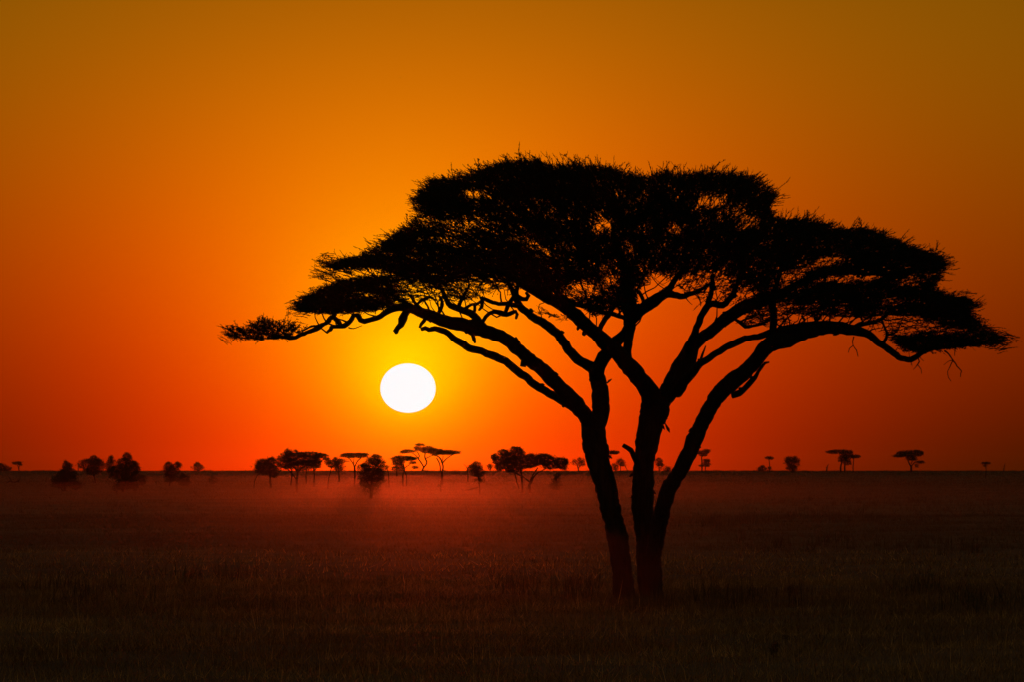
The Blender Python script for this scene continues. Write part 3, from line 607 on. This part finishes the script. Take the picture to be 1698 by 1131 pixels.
far_tree('spreading_tree', 'long low dark tree with forked stems beside the acacia trunks', U, (879, 819), [(880, 766, 22, 9), (905, 764, 22, 7), (900, 758, 14, 3.5), (928, 769, 13, 7), (937, 766, 6, 4), (935, 777, 6, 3, .6), (912, 774, 14, 4, .7)],
         [[(879, 820, 5), (878, 805, 4.5), (881, 795, 3), (886, 785, 2.4), (892, 776, 2)], [(879, 804, 3), (886, 790, 2.6), (895, 783, 2.2), (906, 777, 1.6)], [(878, 800, 2.4), (868, 792, 2), (862, 785, 1.6)]], dens=2.3)
far_tree('conifer_bush', 'faint cone-shaped bush sunk in the mist left of the acacia trunks', B, (923, 814), [(924, 790, 4, 5, .6), (923, 799, 7, 7, .8), (922, 807, 10, 6, .8)], [[(923, 815, 2), (923, 795, 1.5)]])
far_tree('slender_tree', 'small airy tree with a vase-shaped fork against the left acacia trunk', U, (959, 783), [(953, 767, 5, 3.5, .8), (963, 764, 7, 3, .9), (966, 770, 5, 3, .7), (960, 771, 5, 3, .4)], [[(959, 784, 2.2), (959, 778, 2), (956, 770, 1.3), (952, 766, .9)], [(959, 778, 1.5), (964, 770, 1.2), (967, 766, .8)]])
far_tree('umbrella_tree', 'small umbrella tree half hidden behind the left acacia trunk', U, (1007, 784), [(1013, 751, 13, 3.2), (1018, 751, 8, 2.2)], [[(1007, 785, 2.2), (1008, 770, 2), (1011, 760, 1.6), (1015, 753, 1.2)]], flat=True, dens=1.3)
far_tree('slender_tree', 'small round-headed tree seen between the two acacia trunks', U, (1029, 783), [(1029, 767, 7, 4.5), (1032, 771, 5, 2.5)], [[(1029, 784, 1.4), (1029, 769, 1.2)], [(1042, 784, 1.3), (1038, 776, 1.1), (1034, 771, .8)]])
far_tree('thorn_bush', 'low thin bush just left of the round-headed tree between the trunks', B, (1020, 783), [(1020, 775, 6, 5, .8)], [[(1020, 784, 1.5), (1020, 776, 1)]])
far_tree('slender_tree', 'small round tree peeping out right of the middle acacia trunk', U, (1093, 783), [(1092, 767, 7, 5), (1096, 771, 4, 3), (1095, 778, 5, 2, .4)], [[(1093, 784, 1.6), (1093, 769, 1.2)]])
far_tree('thorn_bush', 'low bush on the skyline between the middle and right acacia trunks', B, (1107, 783), [(1107, 779, 6, 3.5)], [[(1107, 784, 1.5), (1107, 779, 1)]])
far_tree('umbrella_tree', 'small umbrella tree with a bush at its foot right of the leaning trunk', U, (1165, 784), [(1164, 751, 10, 3), (1172, 748, 6, 1.8), (1166, 755, 6, 3, .7), (1172, 765, 5, 3), (1171, 771, 6, 4), (1163, 773, 4, 2, .5)], [[(1164, 785, 2.6), (1164, 770, 2.2), (1164, 757, 1.8), (1170, 750, 1.2)], [(1169, 785, 1.6), (1170, 770, 1.3)]], flat=True)
far_tree('thorn_bush', 'low dome-shaped bush on the skyline left of a tiny flat-topped tree', B, (1264, 783), [(1264, 777, 7, 3.5), (1261, 779, 5, 2.5)], [[(1264, 784, 1.2), (1264, 778, 1)]])
far_tree('umbrella_tree', 'tiny flat-topped tree beside the low dome-shaped bush', U, (1276, 784), [(1275, 760, 6, 2.2), (1278, 761, 4, 1.6), (1276, 777, 2.5, 3, .7)], [[(1276, 785, 1.8), (1276, 772, 1.5), (1275, 762, 1.2)]], flat=True)
far_tree('bushy_tree', 'round bushy tree with wide shoulders right of the tiny flat-topped tree', U, (1314, 785), [(1308, 763, 8, 4), (1319, 762, 6, 3.5), (1313, 769, 11, 7), (1313, 777, 9, 5), (1324, 765, 4, 1.8, .7)], [[(1314, 786, 2.2), (1314, 770, 2)]])
far_tree('dead_stump', 'tiny bare dead stub on the right skyline beside the spreading umbrella tree', 'stump', (1371, 783), [], [[(1371, 784, 2.6), (1371, 777, 2.4), (1372, 773, 1.5), (1374, 770, .8)], [(1371, 777, 1.6), (1369, 775, .8)]])
far_tree('umbrella_tree', 'dark umbrella tree with thick bushy underside on the right skyline', U, (1395, 784), [(1394, 750, 18, 3.6), (1380, 750, 10, 2), (1404, 753, 9, 5), (1400, 761, 9, 6), (1405, 768, 6, 4, .7)], [[(1394, 785, 3), (1394, 775, 2.8), (1396, 765, 2.4), (1392, 754, 1.6)], [(1401, 785, 3), (1401, 770, 2.5), (1402, 758, 2)]], flat=True, dens=1.3)
far_tree('umbrella_tree', 'slim tree touching the bushy umbrella tree on its right side', U, (1415, 784), [(1416, 758, 9, 3), (1420, 757, 5, 2)], [[(1415, 785, 1.8), (1415, 772, 1.5), (1416, 760, 1.2)]], flat=True, dens=1.2)
far_tree('umbrella_tree', 'domed umbrella tree with a drooping right lobe on the right skyline', U, (1511, 784), [(1508, 753, 20, 5), (1498, 755, 14, 3.4), (1518, 752, 12, 5), (1490, 757, 8, 1.8), (1512, 761, 9, 4), (1526, 767, 6, 2.5), (1520, 773, 2.5, 3, .6)], [[(1511, 785, 3.2), (1511, 775, 2.8), (1507, 767, 2.2), (1503, 759, 1.6)], [(1511, 774, 2), (1517, 767, 1.6), (1524, 766, 1.2)], [(1511, 770, 1.6), (1514, 762, 1.2)]], flat=True, dens=1.3)
far_tree('sapling', 'tiny thin tree near the right edge with a small flat tuft', 'tree', (1635, 795), [(1634, 769, 6, 1.6), (1638, 769, 4, 1.3), (1633, 773, 3, 1, .6)], [[(1635, 796, 1.6), (1635, 780, 1.3), (1635, 770, 1)]], flat=True)
far_tree('dead_stump', 'thin leaning dead stub nearest the right edge of the skyline', 'stump', (1665, 783), [], [[(1664, 784, 2), (1665, 777, 1.6), (1667, 769, 1)]])
far_tree('fallen_branch', 'bare fallen branches lying on the misty ground at far left', 'branch', (22, 802), [], [[(9, 803, 1.6), (16, 799, 2), (23, 801, 2), (33, 797, 1.2)], [(20, 800, 1.8), (17, 795, 1.4), (14, 791, .9)], [(30, 799, 1.3), (33, 795, .9), (34, 791, .7)]])
far_tree('fallen_branch', 'low fallen branch on the misty ground near the small round tree', 'branch', (775, 815), [], [[(760, 817, 1.8), (775, 814, 2), (793, 809, 1.4)], [(770, 815, 1.3), (764, 811, .8)]])

# dark plants in the near grass
def weed(label, px, py, w, h, n, name='weed'):
    Yd = ground_hit(px, py); p = at(px, py, Yd); p[2] = terrain(p[0], p[1])
    root = tag(empty(name, p), label, 'plant'); t = Tubes(); Vs = []
    for k in range(n):
        a = RNG.uniform(-1, 1); tip = (px + a * w / 2, py - h * RNG.uniform(.55, 1.))
        mid = ((px + tip[0]) / 2 + RNG.normal(0, 2), (py + tip[1]) / 2)
        t.px([(px + a * 2, py + 2, 1.8), (*mid, 1.5), (*tip, .9)], Yd, Yd + RNG.normal(0, .12), step=4, sides=5, rough=.1, wob=.6)
        for q in range(3):
            f = RNG.uniform(.4, 1); Vs.append(clumps(px + (tip[0] - px) * f, py + (tip[1] - py) * f, 5, 4, 5, Yd, 1.9, False, .06))
    t.build('stem', WEED, root)
    V = np.concatenate(Vs); mesh_obj('leaves', V, np.arange(len(V), dtype=np.int32).reshape(-1, 3), WEED, root)
weed('small upright dark plant in the grass right of the acacia base', 1313, 993, 12, 24, 3)
weed('broad dark leafy weed low in the grass near the bottom edge', 1286, 1096, 22, 30, 5)
weed('thin dark stalk rising behind the broad leafy weed', 1304, 1072, 4, 36, 1)

# ------------------------------------------------------------------ sun disc, haze, mist
def sph(name, c, rx, rz, mat):
    nu, nv = 64, 32; V = []; T = []
    for j in range(nv + 1):
        ph = math.pi * j / nv
        for i in range(nu):
            th = 2 * math.pi * i / nu
            fl = 1.0 if math.cos(ph) > 0 else .985 - .02 * abs(math.cos(ph))
            V.append((rx * math.sin(ph) * math.cos(th), rx * math.sin(ph) * math.sin(th), rz * math.cos(ph) * fl))
    for j in range(nv):
        for i in range(nu):
            a, b = j * nu + i, j * nu + (i + 1) % nu; T.append((a, b, b + nu)); T.append((a, b + nu, a + nu))
    return mesh_obj(name, np.array(V) + c, T, mat, smooth=True)


m, N, L = new_mat('sun_surface')
e = N.new('ShaderNodeEmission'); e.inputs['Color'].default_value = (1, 1, 1, 1); e.inputs['Strength'].default_value = .97
o_ = N.new('ShaderNodeOutputMaterial'); L.new(e.outputs[0], o_.inputs['Surface'])
SD = 40000.
sun_disc = sph('sun', at(676.5, 645, SD), 46 / F * SD, 41.8 / F * SD, m)
tag(sun_disc, 'blazing white sun disc low over the plain, left of the big acacia', 'sun')


def vol_box(name, x0, x1, y0, y1, z0, z1, color, dens, g, label):
    V = [(x, y, z) for x in (x0, x1) for y in (y0, y1) for z in (z0, z1)]
    Q = [(0, 1, 3, 2), (4, 6, 7, 5), (0, 4, 5, 1), (2, 3, 7, 6), (0, 2, 6, 4), (1, 5, 7, 3)]
    if name == 'ground_mist':        # a low bank of mist with an uneven top and a ragged far end
        gx = np.concatenate([np.linspace(-900, -130, 14), np.linspace(-120, 120, 61), np.linspace(130, 900, 14)])
        yr = np.array([48, 75, 105, 150, 200, 260, 320, 380, 440, 500, 560, 0, 28, 55.]); tr = np.array([.9, 1.4, 1.85, 1.95, 2, 2, 2, 2, 2, 1.98, 1.95, 1.85, .9, -.3])
        NX, NY = len(gx), len(yr); X = np.repeat(gx[None], NY, 0); YY = np.repeat(yr[:, None], NX, 1)
        end = 635 + 55 * vnoise(gx, gx * 0, 38, 8) + 18 * vnoise(gx, gx * 0, 9, 9); YY[-3:] = YY[-3:] + end[None]
        YY[-4] = np.minimum(560, end - 25); YY[-5] = np.minimum(500, end - 60)
        ZZ = tr[:, None] * (1 + .07 * vnoise(X, YY, 45, 12) * (tr[:, None] > 0))
        top = np.stack([X, YY, ZZ], -1).reshape(-1, 3); bot = top.copy(); bot[:, 2] = -2.5; V = np.concatenate([top, bot]); nv = NX * NY
        ii = (np.arange(NY - 1)[:, None] * NX + np.arange(NX - 1)[None]).ravel(); Q = [(i, i + 1, i + 1 + NX, i + NX) for i in ii] + [(i + nv, i + NX + nv, i + 1 + NX + nv, i + 1 + nv) for i in ii]
        for j in range(NX - 1): Q += [(j, j + nv, j + 1 + nv, j + 1), ((NY - 1) * NX + j, (NY - 1) * NX + j + 1, (NY - 1) * NX + j + 1 + nv, (NY - 1) * NX + j + nv)]
        for j in range(NY - 1): Q += [(j * NX, (j + 1) * NX, (j + 1) * NX + nv, j * NX + nv), (j * NX + NX - 1, j * NX + NX - 1 + nv, (j + 2) * NX - 1 + nv, (j + 2) * NX - 1)]
    m, N, L = new_mat(name + '_air')
    v = N.new('ShaderNodeVolumePrincipled'); v.inputs['Color'].default_value = (*color, 1)
    v.inputs['Density'].default_value = dens; v.inputs['Anisotropy'].default_value = g
    o = N.new('ShaderNodeOutputMaterial'); L.new(v.outputs[0], o.inputs['Volume'])
    ob = mesh_obj(name, np.array(V), np.array(Q), m)
    bm = bmesh.new(); bm.from_mesh(ob.data); bmesh.ops.recalc_face_normals(bm, faces=bm.faces); bm.to_mesh(ob.data); bm.free()
    return tag(ob, label, 'haze', kind='stuff')


HAZE_D, HAZE_G, MIST_D, MIST_G = 0.000013, .97, 0.00047, .98
vol_box('haze', -1600, 1600, -60, 3700, -5.5, 13.2, (.8, .55, .55), HAZE_D, HAZE_G, 'thin reddish evening haze over the whole plain')
vol_box('ground_mist', -1560, 1560, 60, 1350, -2.5, 1.9, (.40, .28, .26), MIST_D, MIST_G, 'low band of ground mist lying over the grass behind the acacia')

vol_box('thin_mist', -1540, 1540, 640, 1850, -2.4, 1.9, (.40, .28, .26), .00013, MIST_G, 'thinner veil of mist over the far plain, reaching the low rise on the horizon')

# ------------------------------------------------------------------ sky
W = bpy.data.worlds.new('World'); S.world = W; W.use_nodes = True
N, L = W.node_tree.nodes, W.node_tree.links; N.clear()
def val(x):
    return x
def M(op, a, b=None, c=None):
    n = N.new('ShaderNodeMath'); n.operation = op
    for i, q in enumerate((a, b, c)):
        if q is None: continue
        if isinstance(q, (int, float)): n.inputs[i].default_value = q
        else: L.new(q, n.inputs[i])
    return n.outputs[0]
tc = N.new('ShaderNodeTexCoord'); sp = N.new('ShaderNodeSeparateXYZ'); L.new(tc.outputs['Generated'], sp.inputs[0])
K = F / 1000.
az = M('MULTIPLY', M('ARCTAN2', sp.outputs[0], sp.outputs[1]), K)                # azimuth, + to the right of +Y
el = M('MULTIPLY', M('ARCSINE', sp.outputs[2]), K)
dxf = M('SUBTRACT', az, (677 - 849) / 1000.)
elc = M('MAXIMUM', el, 0.)
dyf = M('SUBTRACT', elc, (HOR - 645) / 1000.)
dx = M('MINIMUM', M('MAXIMUM', dxf, -.95), 1.25)
h = M('MINIMUM', elc, .85)
dy = M('SUBTRACT', h, (HOR - 645) / 1000.)
r = M('SQRT', M('ADD', M('ADD', M('MULTIPLY', dx, dx), M('MULTIPLY', dy, dy)), .004))
rf = M('SQRT', M('ADD', M('MULTIPLY', dxf, dxf), M('MULTIPLY', dyf, dyf)))
eh = M('EXPONENT', M('MULTIPLY', h, -10.))
basis = [None, r, M('MULTIPLY', r, r), dx, M('MULTIPLY', dx, dx), h, M('MULTIPLY', h, h), eh,
         M('EXPONENT', M('MULTIPLY', r, -1 / .09)), M('MULTIPLY', h, r), M('EXPONENT', M('MULTIPLY', r, -4.)), M('MULTIPLY', eh, r)]
# fall-off of the sunset glow towards the rest of the sky
fall = M('MAXIMUM', M('EXPONENT', M('MULTIPLY', M('MAXIMUM', M('SUBTRACT', rf, 1.15), 0.), -1 / 2.5)), .05)
CR = [1.4631, -4.8716, 0.1735, 0.0306, 1.3019, 1.1409, -0.8510, 0.7652, 0.5856, 1.0208, -1.8388, -1.4974]
CG = [-4.2388, -1.3571, -2.1879, 0.0066, 2.2817, 5.9222, -2.7657, 0.0514, -0.1009, 1.2144, 4.0509, 0.6045]
def ch(C, gain):
    s = C[0] + math.log(gain)
    for c, b in zip(C[1:], basis[1:]): s = M('MULTIPLY_ADD', b, c, s)
    return M('MULTIPLY', M('EXPONENT', s), fall)
cmb = N.new('ShaderNodeCombineColor')
L.new(ch(CR, 1.0), cmb.inputs[0]); L.new(ch(CG, 1.0), cmb.inputs[1]); cmb.inputs[2].default_value = 0.0
sky = N.new('ShaderNodeTexSky'); sky.sky_type = 'NISHITA'; sky.sun_disc = False
SUN_EL, SUN_AZ = radians(.14), math.atan((677 - 849) / F)
sky.sun_elevation = SUN_EL; sky.sun_rotation = SUN_AZ; sky.dust_density = 3.
bg1 = N.new('ShaderNodeBackground'); L.new(cmb.outputs[0], bg1.inputs['Color']); bg1.inputs['Strength'].default_value = 1.
bg2 = N.new('ShaderNodeBackground'); L.new(sky.outputs[0], bg2.inputs['Color']); bg2.inputs['Strength'].default_value = .003
ad = N.new('ShaderNodeAddShader'); L.new(bg1.outputs[0], ad.inputs[0]); L.new(bg2.outputs[0], ad.inputs[1])
wo = N.new('ShaderNodeOutputWorld'); L.new(ad.outputs[0], wo.inputs['Surface'])
# dim neutral twilight over the rest of the dome
bg3 = N.new('ShaderNodeBackground'); bg3.inputs['Color'].default_value = (1., .95, .62, 1)
tw_ = M('SUBTRACT', 1., M('EXPONENT', M('MULTIPLY', M('MAXIMUM', M('SUBTRACT', rf, 1.3), 0.), -.25)))
L.new(M('MULTIPLY', tw_, .06), bg3.inputs['Strength'])
ad2 = N.new('ShaderNodeAddShader'); L.new(ad.outputs[0], ad2.inputs[0]); L.new(bg3.outputs[0], ad2.inputs[1]); L.new(ad2.outputs[0], wo.inputs['Surface'])

ld = bpy.data.lights.new('sunlight', 'SUN'); ld.energy = .05; ld.angle = radians(.9); ld.color = (1., .075, .01)
lo = bpy.data.objects.new('sunlight', ld); COL.objects.link(lo)
sd = Vector((math.sin(SUN_AZ) * math.cos(SUN_EL), math.cos(SUN_AZ) * math.cos(SUN_EL), math.sin(SUN_EL)))
lo.rotation_euler = (-sd).to_track_quat('-Z', 'Y').to_euler(); lo.location = (0, 60, 30)

# ------------------------------------------------------------------ camera, render
cd = bpy.data.cameras.new('camera'); cam = bpy.data.objects.new('camera', cd); COL.objects.link(cam)
cd.sensor_width = 36.; cd.lens = 36. * F / 1698.; cd.clip_start = .5; cd.clip_end = 90000
cam.location = (0, 0, H); cam.rotation_euler = (math.pi / 2 + PITCH, 0, 0)
S.camera = cam
S.view_settings.view_transform = 'Standard'; S.view_settings.look = 'None'; S.view_settings.exposure = 0; S.view_settings.gamma = 1
S.cycles.use_denoising = True
S.cycles.volume_bounces = 1; S.cycles.max_bounces = 6; S.cycles.diffuse_bounces = 2; S.cycles.transparent_max_bounces = 8
